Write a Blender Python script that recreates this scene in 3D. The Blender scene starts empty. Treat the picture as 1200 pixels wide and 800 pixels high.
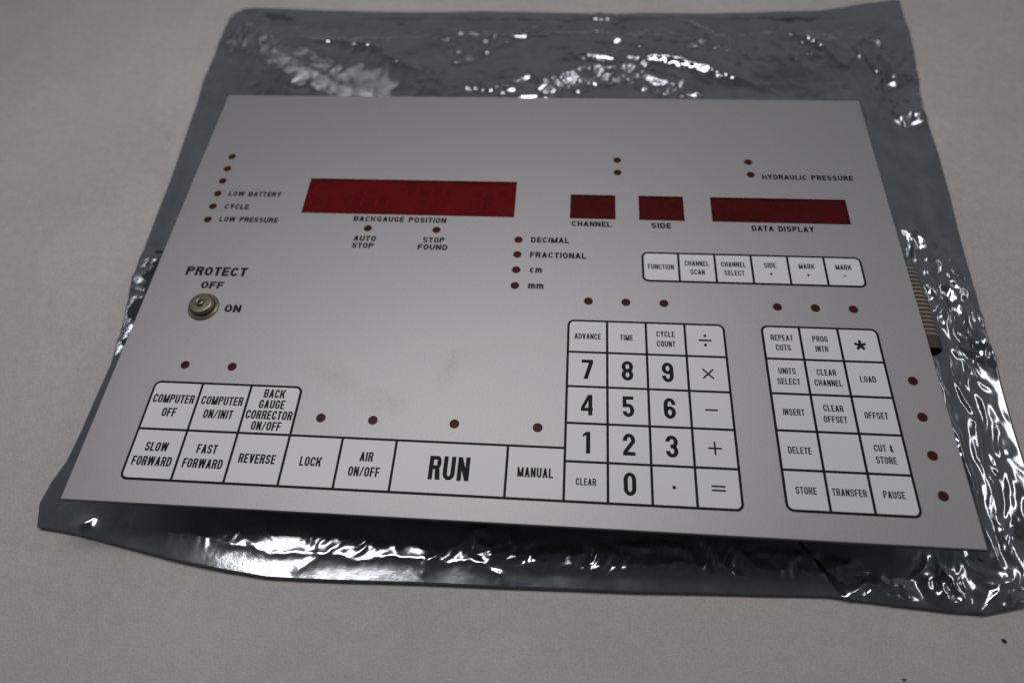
import bpy, math, random
import numpy as np
from mathutils import Matrix, Vector

scene = bpy.context.scene
COL = scene.collection
S = 0.27                      # metres per panel height
HP = 0.030                    # height of the panel's face above the table
AW = 1.478                    # panel width / panel height

def px(x): return (x - AW / 2) * S
def py(y): return (y + 0.5) * S

# ------------------------------------------------------------------ camera
R = [[0.9967527617547871, 0.06722335323931541, -0.04432778714832036],
     [0.03533132132936741, -0.8597918705548215, -0.5094208840055167],
     [-0.07235765106279753, 0.5062005137365068, -0.8593750114039684]]
Cx, Cy, Cz = 0.82349589, -1.28948977, 1.06115827
cam_data = bpy.data.cameras.new('camera')
cam = bpy.data.objects.new('camera', cam_data)
COL.objects.link(cam)
rot = Matrix(R).transposed() @ Matrix(((1, 0, 0), (0, -1, 0), (0, 0, -1)))
cam.matrix_world = Matrix.Translation((px(Cx), py(Cy), Cz * S + HP)) @ rot.to_4x4()
cam_data.sensor_width = 36.0
cam_data.lens = 785.135 / 1200 * 36
cam_data.clip_start = 0.01
cam_data.clip_end = 50
cam_data.dof.use_dof = True
fp = Vector((px(0.75), py(-0.80), HP)) - cam.matrix_world.translation
cam_data.dof.focus_distance = fp.dot(Vector(R[2]))
cam_data.dof.aperture_fstop = 5.0
scene.camera = cam

# ------------------------------------------------------------------ world: a dim room
world = bpy.data.worlds.new('World')
scene.world = world
world.use_nodes = True
wn = world.node_tree
wn.nodes.clear()
w_out = wn.nodes.new('ShaderNodeOutputWorld')
w_bg = wn.nodes.new('ShaderNodeBackground')
w_tc = wn.nodes.new('ShaderNodeTexCoord')
w_sep = wn.nodes.new('ShaderNodeSeparateXYZ')
wn.links.new(w_tc.outputs['Generated'], w_sep.inputs[0])
w_r1 = wn.nodes.new('ShaderNodeValToRGB')      # by height: wall to ceiling
w_r1.color_ramp.elements[0].position = 0.0
w_r1.color_ramp.elements[0].color = (0.06, 0.06, 0.063, 1)
w_r1.color_ramp.elements[1].position = 1.0
w_r1.color_ramp.elements[1].color = (0.018, 0.019, 0.021, 1)
e = w_r1.color_ramp.elements.new(0.55); e.color = (0.085, 0.085, 0.09, 1)
e = w_r1.color_ramp.elements.new(0.80); e.color = (0.05, 0.05, 0.053, 1)
w_mr = wn.nodes.new('ShaderNodeMapRange')      # far wall lighter than the near one
w_mr.inputs['From Min'].default_value = -1; w_mr.inputs['From Max'].default_value = 1
w_mr.inputs['To Min'].default_value = 0.35; w_mr.inputs['To Max'].default_value = 1.6
wn.links.new(w_sep.outputs['Y'], w_mr.inputs['Value'])
wn.links.new(w_sep.outputs['Z'], w_r1.inputs['Fac'])
w_mul = wn.nodes.new('ShaderNodeVectorMath'); w_mul.operation = 'SCALE'
wn.links.new(w_r1.outputs['Color'], w_mul.inputs[0])
wn.links.new(w_mr.outputs['Result'], w_mul.inputs['Scale'])
wn.links.new(w_mul.outputs['Vector'], w_bg.inputs['Color'])
w_bg.inputs['Strength'].default_value = 1.0
wn.links.new(w_bg.outputs[0], w_out.inputs[0])

# ------------------------------------------------------------------ the lamp over the table
def area_lamp(name, loc, target, sx, sy, power, color):
    L = bpy.data.lights.new(name, 'AREA')
    L.shape = 'RECTANGLE'; L.size = sx; L.size_y = sy; L.energy = power; L.color = color
    o = bpy.data.objects.new(name, L); COL.objects.link(o)
    o.location = loc
    d = Vector(target) - Vector(loc)
    o.rotation_euler = d.to_track_quat('-Z', 'Y').to_euler()
    return o
area_lamp('ceiling_lamp', (-0.115, 0.125, 0.72), (-0.07, 0.01, 0), 0.66, 0.12, 2.6, (1.0, 0.975, 0.975))
area_lamp('added_side_lamp', (0.95, 0.25, 0.90), (0.1, 0.0, 0), 0.50, 0.10, 0.75, (1.0, 0.98, 0.97))  # unseen strip lamp, added for more glints on the bag's creases

scene.view_settings.view_transform = 'Standard'
scene.view_settings.look = 'None'
scene.view_settings.exposure = 0.0
scene.view_settings.gamma = 1.0

# ------------------------------------------------------------------ materials
def mat(name, base=(0.5, 0.5, 0.5), rough=0.5, metal=0.0, spec=0.5, coat=0.0):
    m = bpy.data.materials.new(name); m.use_nodes = True
    b = m.node_tree.nodes['Principled BSDF']
    b.inputs['Base Color'].default_value = (*base, 1)
    b.inputs['Roughness'].default_value = rough
    b.inputs['Metallic'].default_value = metal
    b.inputs['Specular IOR Level'].default_value = spec
    b.inputs['Coat Weight'].default_value = coat
    return m

class N:
    """small helper round one material's node tree"""
    def __init__(s, m):
        s.t = m.node_tree; s.b = s.t.nodes['Principled BSDF']
        s.tc = s.t.nodes.new('ShaderNodeTexCoord')
    def link(s, a, b): s.t.links.new(a, b)
    def noise(s, scale, detail=3, rough=0.55, vec=None):
        n = s.t.nodes.new('ShaderNodeTexNoise')
        n.inputs['Scale'].default_value = scale; n.inputs['Detail'].default_value = detail
        n.inputs['Roughness'].default_value = rough
        s.link(vec or s.tc.outputs['Object'], n.inputs['Vector'])
        return n.outputs['Fac']
    def ramp(s, fac, stops):
        r = s.t.nodes.new('ShaderNodeValToRGB'); el = r.color_ramp.elements
        while len(el) < len(stops): el.new(0.5)
        for e_, (p, c) in zip(el, stops):
            e_.position = p; e_.color = c if len(c) == 4 else (*c, 1)
        s.link(fac, r.inputs['Fac'])
        return r.outputs['Color']
    def mix(s, fac, a, b, mode='MIX'):
        m = s.t.nodes.new('ShaderNodeMix'); m.data_type = 'RGBA'; m.blend_type = mode
        for sock, v in ((m.inputs[0], fac), (m.inputs[6], a), (m.inputs[7], b)):
            if hasattr(v, 'is_linked'): s.link(v, sock)
            elif isinstance(v, (int, float)): sock.default_value = v
            else: sock.default_value = (*v, 1) if len(v) == 3 else v
        return m.outputs[2]
    def math(s, op, a, b=0.0):
        m = s.t.nodes.new('ShaderNodeMath'); m.operation = op
        for sock, v in ((m.inputs[0], a), (m.inputs[1], b)):
            if hasattr(v, 'is_linked'): s.link(v, sock)
            else: sock.default_value = v
        return m.outputs[0]
    def bump(s, h, strength, dist):
        n = s.t.nodes.new('ShaderNodeBump')
        n.inputs['Strength'].default_value = strength; n.inputs['Distance'].default_value = dist
        s.link(h, n.inputs['Height']); s.link(n.outputs[0], s.b.inputs['Normal'])
    def blob(s, cx, cy, sx, sy, ang):
        """1 at a spot of the panel falling to 0 round it (object coordinates)"""
        v = s.t.nodes.new('ShaderNodeMapping'); v.vector_type = 'TEXTURE'
        v.inputs['Location'].default_value = (cx, cy, 0)
        v.inputs['Rotation'].default_value = (0, 0, ang)
        v.inputs['Scale'].default_value = (sx, sy, 1)
        s.link(s.tc.outputs['Object'], v.inputs['Vector'])
        g = s.t.nodes.new('ShaderNodeTexGradient'); g.gradient_type = 'SPHERICAL'
        s.link(v.outputs[0], g.inputs[0])
        return g.outputs['Fac']

M_silver = mat('silver_overlay', (0.43, 0.425, 0.435), 0.56, 0.80, 0.3)
n = N(M_silver)
g1 = n.noise(1700, 3, 0.7)
g2 = n.noise(14, 4, 0.6)
c = n.mix(0.5, n.ramp(g1, [(0.3, (0.33, 0.325, 0.335)), (0.7, (0.57, 0.565, 0.575))]),
          n.ramp(g2, [(0.3, (0.44, 0.435, 0.445)), (0.7, (0.46, 0.455, 0.465))]))
smudge = n.noise(230, 6, 0.75)
sm = n.ramp(smudge, [(0.35, (0, 0, 0)), (0.75, (1, 1, 1))])
for (sx_, sy_, a_, b_, r_, k_) in ((0.4157, -0.755, 0.022, 0.010, -0.5, 0.34), (0.5167, -0.797, 0.016, 0.008, -0.2, 0.5),
                                   (0.6253, -0.722, 0.0050, 0.014, -0.25, 0.5), (0.645, -0.70, 0.014, 0.006, 0.1, 0.2)):
    bl = n.blob(px(sx_), py(sy_), a_, b_, r_)
    f_ = n.math('MULTIPLY', n.math('MULTIPLY', bl, sm), k_)
    c = n.mix(f_, c, (0.25, 0.21, 0.17))
n.link(c, n.b.inputs['Base Color'])
n.bump(g1, 0.25, 0.0002)

M_edge = mat('shaded_plate_edge', (0.055, 0.057, 0.05), 0.45, 0.3)  # shade on the plate's sides and opening walls, put into the colour
M_back = mat('bare_aluminium', (0.45, 0.45, 0.45), 0.5, 0.6)
M_black = mat('black_print', (0.008, 0.008, 0.009), 0.6, 0, 0.18)
M_white = mat('white_key_film', (0.66, 0.66, 0.68), 0.38, 0, 0.3)
n = N(M_white)
g1 = n.noise(1800, 2)
n.link(n.ramp(g1, [(0.3, (0.765, 0.765, 0.78)), (0.7, (0.815, 0.815, 0.83))]), n.b.inputs['Base Color'])
n.bump(g1, 0.15, 0.0001)
def red_film(name, a, b):
    m = mat(name, a, 0.3, 0, 0.12); n = N(m)
    n.link(n.ramp(n.noise(55, 3), [(0.35, a), (0.7, b)]), n.b.inputs['Base Color'])
    return m
M_red = red_film('red_display_filter', (0.100, 0.005, 0.006), (0.145, 0.006, 0.008))
M_red_dim = red_film('dim_red_display_filter', (0.062, 0.006, 0.007), (0.085, 0.007, 0.008))
M_seg = mat('unlit_segment', (0.138, 0.006, 0.008), 0.3, 0, 0.12)
M_seg_dim = mat('dim_unlit_segment', (0.088, 0.006, 0.007), 0.3, 0, 0.12)
M_led = mat('red_lamp_window', (0.062, 0.007, 0.008), 0.45, 0, 0.15)
M_led_rim = mat('red_lamp_rim', (0.10, 0.03, 0.03), 0.5, 0, 0.3)
M_nickel = mat('dull_nickel', (0.42, 0.39, 0.32), 0.36, 1.0)
n = N(M_nickel); g1 = n.noise(700, 3)
n.link(n.ramp(g1, [(0.3, (0.27, 0.245, 0.185)), (0.7, (0.40, 0.365, 0.29))]), n.b.inputs['Base Color'])
n.bump(g1, 0.2, 0.0002)
M_hole = mat('dark_hole', (0.006, 0.006, 0.006), 0.6)
M_housing = mat('black_housing', (0.02, 0.02, 0.022), 0.5)
M_wire = mat('beige_ribbon', (0.42, 0.36, 0.27), 0.5)
n = N(M_wire)
n.link(n.ramp(n.noise(60, 2), [(0.3, (0.34, 0.31, 0.265)), (0.7, (0.48, 0.44, 0.385))]), n.b.inputs['Base Color'])
M_wire_dark = mat('dark_ribbon', (0.085, 0.078, 0.072), 0.5)
M_crumb = mat('dark_crumb', (0.03, 0.022, 0.018), 0.8)

M_table = mat('foam_sheet', (0.55, 0.54, 0.53), 0.55, 0, 0.35)
n = N(M_table)
fine = n.noise(950, 3, 0.7)
mid = n.noise(170, 4, 0.6)
big = n.noise(9, 4, 0.6)
c = n.mix(0.55, n.ramp(fine, [(0.36, (0.385, 0.365, 0.36)), (0.66, (0.74, 0.715, 0.705))]),
          n.ramp(mid, [(0.3, (0.48, 0.462, 0.455)), (0.7, (0.60, 0.58, 0.572))]))
c = n.mix(0.35, c, n.ramp(big, [(0.3, (0.43, 0.412, 0.40)), (0.7, (0.63, 0.612, 0.60))]))
n.link(c, n.b.inputs['Base Color'])
hh = n.math('ADD', n.math('MULTIPLY', fine, 0.8), n.math('MULTIPLY', mid, 0.25))
n.bump(hh, 0.5, 0.0008)

M_bag = mat('metallised_film', (0.24, 0.245, 0.265), 0.15, 0.9, 0.5)
n = N(M_bag)
cz = n.noise(60, 3, 0.6)
fz = n.noise(520, 4, 0.65)
n.link(n.ramp(cz, [(0.3, (0.38, 0.395, 0.43)), (0.7, (0.47, 0.485, 0.525))]), n.b.inputs['Base Color'])
n.link(n.ramp(cz, [(0.3, (0.10, 0.10, 0.10)), (0.75, (0.17, 0.17, 0.17))]), n.b.inputs['Roughness'])
at = n.t.nodes.new('ShaderNodeAttribute'); at.attribute_name = 'crinkle'
n.bump(n.math('MULTIPLY', fz, n.math('ADD', n.math('MULTIPLY', at.outputs['Fac'], 1.0), 0.018)), 0.8, 0.0016)

# ------------------------------------------------------------------ mesh helpers
class MB:
    def __init__(s): s.v = []; s.f = []; s.m = []
    def add(s, pts, faces, mi=0):
        o = len(s.v); s.v += [tuple(p) for p in pts]
        s.f += [tuple(i + o for i in f) for f in faces]; s.m += [mi] * len(faces)
    def poly(s, pts, z, mi=0): s.add([(x, y, z) for x, y in pts], [tuple(range(len(pts)))], mi)
    def prism(s, pts, z0, z1, mi=0, side=None, bottom=True):
        k = len(pts)
        s.add([(x, y, z1) for x, y in pts], [tuple(range(k))], mi)
        s.add([(x, y, z0) for x, y in pts] + [(x, y, z1) for x, y in pts],
              [(i, (i + 1) % k, k + (i + 1) % k, k + i) for i in range(k)], mi if side is None else side)
        if bottom: s.add([(x, y, z0) for x, y in pts], [tuple(reversed(range(k)))], mi if side is None else side)
    def lathe(s, prof, seg=56, mi=0, cx=0, cy=0):
        k = len(prof); P = []
        for j in range(seg):
            a = 2 * math.pi * j / seg
            P += [(cx + r * math.cos(a), cy + r * math.sin(a), z) for r, z in prof]
        F = []
        for j in range(seg):
            q = (j + 1) % seg
            F += [(j * k + i, q * k + i, q * k + i + 1, j * k + i + 1) for i in range(k - 1)]
        s.add(P, F, mi)
    def build(s, name, mats, parent=None, loc=(0, 0, 0), smooth=False):
        me = bpy.data.meshes.new(name)
        me.from_pydata(s.v, [], s.f)
        for m in (mats if isinstance(mats, (list, tuple)) else [mats]): me.materials.append(m)
        me.polygons.foreach_set('material_index', s.m)
        if smooth: me.polygons.foreach_set('use_smooth', [True] * len(s.f))
        me.update()
        o = bpy.data.objects.new(name, me); COL.objects.link(o)
        o.location = loc
        if parent: o.parent = parent
        return o

def rounded(x0, y0, x1, y1, r, corners=(1, 1, 1, 1), seg=8):
    """counter-clockwise; corners: bottom-left, bottom-right, top-right, top-left"""
    P = []
    for (cx, cy, a), on in zip(((x0, y0, 180), (x1, y0, 270), (x1, y1, 0), (x0, y1, 90)), corners):
        if not on: P.append((cx, cy)); continue
        ox = cx + (r if cx == x0 else -r); oy = cy + (r if cy == y0 else -r)
        for i in range(seg + 1):
            t = math.radians(a + 90 * i / seg)
            P.append((ox + r * math.cos(t), oy + r * math.sin(t)))
    return P

# ------------------------------------------------------------------ lettering: a stroke font drawn here
class Glyph:
    def __init__(s, w, st): s.w = w; s.s = st; s.p = []
    def rect(s, x0, y0, x1, y1): s.p.append([(x0, y0), (x1, y0), (x1, y1), (x0, y1)])
    def poly(s, *pts): s.p.append(list(pts))
    def diag(s, x0, y0, x1, y1, hw): s.p.append([(x0, y0), (x0 + hw, y0), (x1 + hw, y1), (x1, y1)])
    def arc(s, cx, cy, rx, ry, a0, a1, st=None, n=8):
        st = st or s.s; ty = st * s.k
        for i in range(n):
            q = []
            for a in (a0 + (a1 - a0) * i / n, a0 + (a1 - a0) * (i + 1) / n):
                t = math.radians(a); q.append((math.cos(t), math.sin(t)))
            (c0, s0), (c1, s1) = q
            s.p.append([(cx + (rx - st) * c0, cy + (ry - ty) * s0), (cx + rx * c0, cy + ry * s0),
                        (cx + rx * c1, cy + ry * s1), (cx + (rx - st) * c1, cy + (ry - ty) * s1)])
    k = 0.9
    def box(s, x0, y0, x1, y1, what):
        """pieces of a rounded box: letters a b c d corners (TR TL BL BR), l r t b sides"""
        st = s.s; ty = st * s.k
        rx = min((x1 - x0) / 2, 0.42 * max(0.5, s.w / 0.8)); ry = min((y1 - y0) / 2, 0.62 * (x1 - x0))
        if 'a' in what: s.arc(x1 - rx, y1 - ry, rx, ry, 0, 90)
        if 'b' in what: s.arc(x0 + rx, y1 - ry, rx, ry, 90, 180)
        if 'c' in what: s.arc(x0 + rx, y0 + ry, rx, ry, 180, 270)
        if 'd' in what: s.arc(x1 - rx, y0 + ry, rx, ry, 270, 360)
        if 'l' in what and y1 - y0 > 2 * ry + 1e-6: s.rect(x0, y0 + ry, x0 + st, y1 - ry)
        if 'r' in what and y1 - y0 > 2 * ry + 1e-6: s.rect(x1 - st, y0 + ry, x1, y1 - ry)
        if 't' in what and x1 - x0 > 2 * rx + 1e-6: s.rect(x0 + rx, y1 - ty, x1 - rx, y1)
        if 'u' in what and x1 - x0 > 2 * rx + 1e-6: s.rect(x0 + rx, y0, x1 - rx, y0 + ty)
        return rx, ry

def glyph(ch, w, st):
    if ch in 'IMW1/': w = {'I': st, 'M': w * 1.28, 'W': w * 1.5, '1': w * 0.62, '/': w * 0.8}[ch]
    elif ch in 'EFLT': w *= 0.88
    elif ch in 'AVY': w *= 1.06
    elif ch == 'K': w *= 1.14
    elif ch in '+-' : w = 1.05 * w
    elif ch == 'm': w *= 1.25
    elif ch == 'c': w *= 0.85
    g = Glyph(w, st); s = st; t = st * g.k
    m = 0.5
    def bowl(y0, y1, x0=0.0):
        ry = (y1 - y0) / 2; rx = min(w - x0 - s, ry * 1.15, w * 0.55)
        g.rect(x0, y1 - t, w - rx, y1); g.rect(x0, y0, w - rx, y0 + t)
        g.arc(w - rx, (y0 + y1) / 2, rx, ry, -90, 90, n=12)
    if ch in 'O0': g.box(0, 0, w, 1, 'abcdlrtu')
    elif ch in 'CG':
        rx, ry = g.box(0, 0, w, 1, 'bcltu')
        k0 = 28 if ry > 0.36 else 0
        g.arc(w - rx, 1 - ry, rx, ry, k0, 90); g.arc(w - rx, ry, rx, ry, 270, 360 - (k0 if ch == 'C' else 0))
        if not k0: g.rect(w - s, min(0.66, 1 - ry - 0.02), w, 1 - ry)
        if ch == 'C':
            if not k0: g.rect(w - s, ry, w, max(0.34, ry + 0.02))
        else: g.rect(w - s, ry, w, 0.52); g.rect(w * 0.52, 0.52 - t, w, 0.52)
    elif ch == 'D':
        g.rect(0, 0, s, 1); g.box(0, 0, w, 1, 'adr')
        rx = min(w / 2, 0.42 * max(0.5, w / 0.8)); g.rect(s, 1 - t, w - rx, 1); g.rect(s, 0, w - rx, t)
    elif ch == 'U':
        rx, ry = g.box(0, 0, w, 1, 'cdu'); g.rect(0, ry, s, 1); g.rect(w - s, ry, w, 1)
    elif ch == 'S':
        mid = 0.5
        k0 = 22 if w > 0.6 else 0
        rx, ry = g.box(0, mid - t / 2, w, 1, 'bcltu'); g.arc(w - rx, 1 - ry, rx, ry, k0, 90)
        g.rect(w - s, 0.70, w, 1 - ry) if 1 - ry > 0.70 and not k0 else None
        rx, ry = g.box(0, 0, w, mid + t / 2, 'adru'); g.arc(rx, ry, rx, ry, 180 + k0, 270)
        g.rect(0, ry, s, 0.30) if ry < 0.30 and not k0 else None
    elif ch == 'B': g.rect(0, 0, s, 1); bowl(0, m + t / 2, s); bowl(m - t / 2, 1, s)
    elif ch in 'PR':
        g.rect(0, 0, s, 1); bowl(0.44, 1, s)
        if ch == 'R': g.diag(w - s * 1.12, 0, w * 0.50, 0.46, s * 1.12)
    elif ch == 'E': g.rect(0, 0, s, 1); g.rect(s, 0, w, t); g.rect(s, 1 - t, w, 1); g.rect(s, m - t / 2, w * 0.92, m + t / 2)
    elif ch == 'F': g.rect(0, 0, s, 1); g.rect(s, 1 - t, w, 1); g.rect(s, m - t / 2, w * 0.9, m + t / 2)
    elif ch == 'L': g.rect(0, 0, s, 1); g.rect(s, 0, w, t)
    elif ch == 'T': g.rect(0, 1 - t, w, 1); g.rect(w / 2 - s / 2, 0, w / 2 + s / 2, 1 - t)
    elif ch == 'H': g.rect(0, 0, s, 1); g.rect(w - s, 0, w, 1); g.rect(s, m - t / 2, w - s, m + t / 2)
    elif ch == 'I': g.rect(0, 0, s, 1)
    elif ch == 'N': g.rect(0, 0, s, 1); g.rect(w - s, 0, w, 1); g.diag(w - s * 0.98, 0, 0, 1, s * 0.98)
    elif ch == 'M':
        g.rect(0, 0, s, 1); g.rect(w - s, 0, w, 1)
        g.diag(w / 2 - s / 2, 0.0, 0, 1, s); g.diag(w / 2 - s / 2, 0.0, w - s, 1, s)
    elif ch == 'K':
        g.rect(0, 0, s, 1); g.diag(s * 0.75, 0.36, w - s * 1.15, 1, s * 1.15); g.diag(w - s * 1.15, 0, s * 1.2, 0.60, s * 1.05)
    elif ch == 'A':
        h = s * 1.08; g.diag(0, 0, w / 2 - h / 2, 1, h); g.diag(w - h, 0, w / 2 - h / 2, 1, h); g.rect(w * 0.2, 0.22, w * 0.8, 0.22 + t)
    elif ch == 'V': h = s * 1.08; g.diag(w / 2 - h / 2, 0, 0, 1, h); g.diag(w / 2 - h / 2, 0, w - h, 1, h)
    elif ch == 'Y':
        h = s * 1.15; g.rect(w / 2 - s / 2, 0, w / 2 + s / 2, 0.46); g.diag(w / 2 - h / 2, 0.42, 0, 1, h); g.diag(w / 2 - h / 2, 0.42, w - h, 1, h)
    elif ch == 'W':
        h = s * 1.0; q = w / 4
        g.diag(q - h / 2, 0, 0, 1, h); g.diag(q - h / 2, 0, 2 * q - h / 2, 1, h)
        g.diag(3 * q - h / 2, 0, 2 * q - h / 2, 1, h); g.diag(3 * q - h / 2, 0, w - h, 1, h)
    elif ch == '1': g.rect(w - s, 0, w, 1); g.poly((0, 0.76), (w - s, 0.84), (w - s, 1), (w - s * 0.9, 1), (0, 0.87))
    elif ch == '2':
        rx, ry = g.box(0, 0.36, w, 1, 'abt'); g.rect(0, 0.66, s, 1 - ry); g.rect(w - s, 0.62, w, 1 - ry)
        g.diag(0, t, w - s * 1.12, 0.62, s * 1.12); g.rect(0, 0, w, t)
    elif ch == '3':
        rx, ry = g.box(0, m - t / 2, w, 1, 'abdrt'); g.rect(0, 0.72, s, 1 - ry); g.rect(w * 0.38, m - t / 2, w * 0.62, m + t / 2)
        rx, ry = g.box(0, 0, w, m + t / 2, 'acdru'); g.rect(0, ry, s, 0.28)
    elif ch == '4':
        g.rect(w * 0.62, 0, w * 0.62 + s, 1); g.rect(0, 0.20, w, 0.20 + t); g.diag(0, 0.20 + t, w * 0.62 - s * 0.1, 1, s * 0.9)
    elif ch == '5':
        g.rect(0.02, 1 - t, w * 0.95, 1); g.rect(0.02, 0.46, 0.02 + s * 0.95, 1 - t)
        rx, ry = g.box(0, 0, w, 0.64, 'adru'); g.rect(s * 0.9, 0.64 - t, w - rx, 0.64); g.arc(rx, ry, rx, ry, 192, 270)
    elif ch == '6':
        rx, ry = g.box(0, 0, w, 1, 'abcdltu'); g.rect(w - s, 0.72, w, 1 - ry)
        rx, ry = g.box(0, 0, w, 0.60, 'abr'); g.rect(rx * 0.9, 0.60 - t, w - rx * 0.9, 0.60)
    elif ch == '9':
        rx, ry = g.box(0, 0, w, 1, 'abcdrtu'); g.rect(0, ry, s, 0.28)
        rx, ry = g.box(0, 0.40, w, 1, 'cdl'); g.rect(rx * 0.9, 0.40, w - rx * 0.9, 0.40 + t)
    elif ch == '7': g.rect(0, 1 - t, w, 1); g.diag(w * 0.18, 0, w - s * 1.08, 1 - t, s * 1.08)
    elif ch == '8': g.box(0, m - t / 2, w, 1, 'abcdlrtu'); g.box(0, 0, w, m + t / 2, 'abcdlrtu')
    elif ch == '/': g.diag(0, 0, w - s * 0.8, 1, s * 0.8)
    elif ch == '+': g.rect(0, 0.42, w, 0.42 + t); g.rect(w / 2 - s * 0.5, 0.5 - w / 2, w / 2 + s * 0.5, 0.5 + w / 2)
    elif ch == '-': g.rect(0, 0.42, w * 0.9, 0.42 + t)
    elif ch == '&':
        g.box(w * 0.10, 0.52, w * 0.70, 1, 'abcdlrtu'); g.box(0, 0, w * 0.8, 0.58, 'bcltu'); g.arc(w * 0.42, 0.3, w * 0.42, 0.3, 270, 330)
        g.diag(w - s * 1.1, 0, w * 0.14, 0.66, s * 1.1)
    elif ch == 'c': g.arc(w / 2, 0.36, w / 2, 0.36, 48, 312, n=18)
    elif ch == 'm':
        for i in range(3): g.rect(i * (w - s) / 2, 0, i * (w - s) / 2 + s, 0.48 if i else 0.70)
        rr = (w - s) / 4 + s / 2
        for i in range(2): g.arc(i * (w - s) / 2 + rr, 0.46, rr, 0.25, 0, 180, n=10)
    else: raise ValueError(ch)
    return g

def text_polys(txt, cap, w, st, gap, width=None):
    x = 0; P = []
    for ch in txt:
        if ch == ' ': x += w * 0.62 + gap; continue
        g = glyph(ch, w, st)
        for pl in g.p: P.append([(x + a, b) for a, b in pl])
        x += g.w + gap
    tot = x - gap
    fx = cap if width is None else width / tot
    return [[((a - tot / 2) * fx, (b - 0.5) * cap) for a, b in pl] for pl in P]

def lettering(name, lines, z, parent, loc, w, st, gap, label=None):
    """lines: (text, dx, dy, cap height, width or None) in panel units"""
    mb = MB(); k = 0
    for (txt, dx, dy, cap, width) in lines:
        for pl in text_polys(txt, cap, w, st * (0.92 if cap < 0.0125 else 1), gap, width):
            a = sum(pl[i][0] * pl[(i + 1) % len(pl)][1] - pl[(i + 1) % len(pl)][0] * pl[i][1] for i in range(len(pl)))
            if a < 0: pl = pl[::-1]
            mb.poly([((p + dx) * S, (q + dy) * S) for p, q in pl], z + (k % 12) * 3e-6); k += 1
    o = mb.build(name, M_black, parent, loc)
    if label: o['label'] = label
    return o

# ------------------------------------------------------------------ numpy noise (for the film and the foam sheet)
def hash2(ix, iy, seed):
    h = (ix.astype(np.int64) * 374761393 + iy.astype(np.int64) * 668265263 + seed * 974711) & 0xffffffff
    h = ((h ^ (h >> 13)) * 1274126177) & 0xffffffff
    return ((h ^ (h >> 16)) & 0xffffff) / float(0xffffff)
def perlin(x, y, seed=0):
    ix = np.floor(x); iy = np.floor(y); fx = x - ix; fy = y - iy
    u = fx ** 3 * (fx * (fx * 6 - 15) + 10); v = fy ** 3 * (fy * (fy * 6 - 15) + 10)
    def gr(a, b):
        t = hash2(ix + a, iy + b, seed) * 2 * np.pi
        return np.cos(t) * (fx - a) + np.sin(t) * (fy - b)
    return ((gr(0, 0) * (1 - u) + gr(1, 0) * u) * (1 - v) + (gr(0, 1) * (1 - u) + gr(1, 1) * u) * v) * 1.5
def worley(x, y, seed=0):
    ix = np.floor(x); iy = np.floor(y)
    f1 = np.full(x.shape, 9.0); f2 = np.full(x.shape, 9.0)
    for a in (-1, 0, 1):
        for b in (-1, 0, 1):
            cx = ix + a + hash2(ix + a, iy + b, seed); cy = iy + b + hash2(ix + a, iy + b, seed + 77)
            d = np.hypot(x - cx, y - cy)
            f2 = np.where(d < f1, f1, np.minimum(f2, d)); f1 = np.minimum(f1, d)
    return f1, f2
def sstep(a, b, x):
    t = np.clip((x - a) / (b - a), 0, 1); return t * t * (3 - 2 * t)

# ================================================================== the setting: table top under a foam sheet
def tabletop():
    nx, ny = 180, 160
    xs = np.linspace(-1.3, 1.3, nx); ys = np.linspace(-0.9, 1.7, ny)
    X, Y = np.meshgrid(xs, ys)
    Z = 0.0006 * perlin(X * 7, Y * 7, 5) + 0.0004 * perlin(X * 16 + 3, Y * 16, 6)
    # a soft crease running across the far left of the sheet
    d = (Y - 0.235) + 0.30 * (X + 0.30) + 0.012 * perlin(X * 9, Y * 9, 8)
    Z += 0.0016 * np.exp(-np.abs(d) / 0.012) * sstep(-0.22, -0.30, X)
    near = sstep(0.32, 0.26, np.maximum(np.abs(X) * 1.0, np.abs(Y - 0.06) * 1.15))
    Z = Z * (1 - near) - 0.0004 * near - 0.001
    mb = MB()
    mb.v = list(zip(X.ravel().tolist(), Y.ravel().tolist(), Z.ravel().tolist()))
    mb.f = [(j * nx + i, j * nx + i + 1, (j + 1) * nx + i + 1, (j + 1) * nx + i) for j in range(ny - 1) for i in range(nx - 1)]
    mb.m = [0] * len(mb.f)
    o = mb.build('tabletop', M_table, smooth=True)
    o['kind'] = 'structure'
tabletop()

# ================================================================== the antistatic bag
TOP = [(-0.2467, 0.2587), (-0.2440, 0.266), (-0.2380, 0.2712), (-0.2283, 0.2727), (-0.2083, 0.272), (-0.1592, 0.2697), (-0.1041, 0.2675), (-0.0504, 0.2686),
       (0.0027, 0.2675), (0.055, 0.2654), (0.1064, 0.2664), (0.1571, 0.2664), (0.2074, 0.2685), (0.2401, 0.278), (0.2679, 0.2833)]
RIGHT = [(0.2264, -0.1494), (0.2322, -0.1445), (0.2418, -0.1275), (0.245, -0.1081), (0.2459, -0.0853), (0.2463, -0.0654), (0.2475, -0.0418),
         (0.2479, -0.0164), (0.2499, 0.0168), (0.2521, 0.0532), (0.2547, 0.0864), (0.2565, 0.1225), (0.2564, 0.1619),
         (0.261, 0.1963), (0.2663, 0.2482), (0.2679, 0.2833)]
BOTTOM = [(-0.2276, -0.1414), (-0.2162, -0.1424), (-0.2052, -0.1438), (-0.1793, -0.1484), (-0.1532, -0.1529), (-0.1307, -0.1559), (-0.1089, -0.158),
          (-0.0935, -0.1579), (-0.0735, -0.1575), (-0.0356, -0.1563), (-0.0002, -0.1557), (0.0317, -0.1549), (0.0606, -0.1543),
          (0.0884, -0.153), (0.1181, -0.152), (0.1428, -0.1509), (0.1664, -0.1526), (0.1934, -0.1542), (0.2085, -0.1543), (0.2264, -0.1494)]
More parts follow.
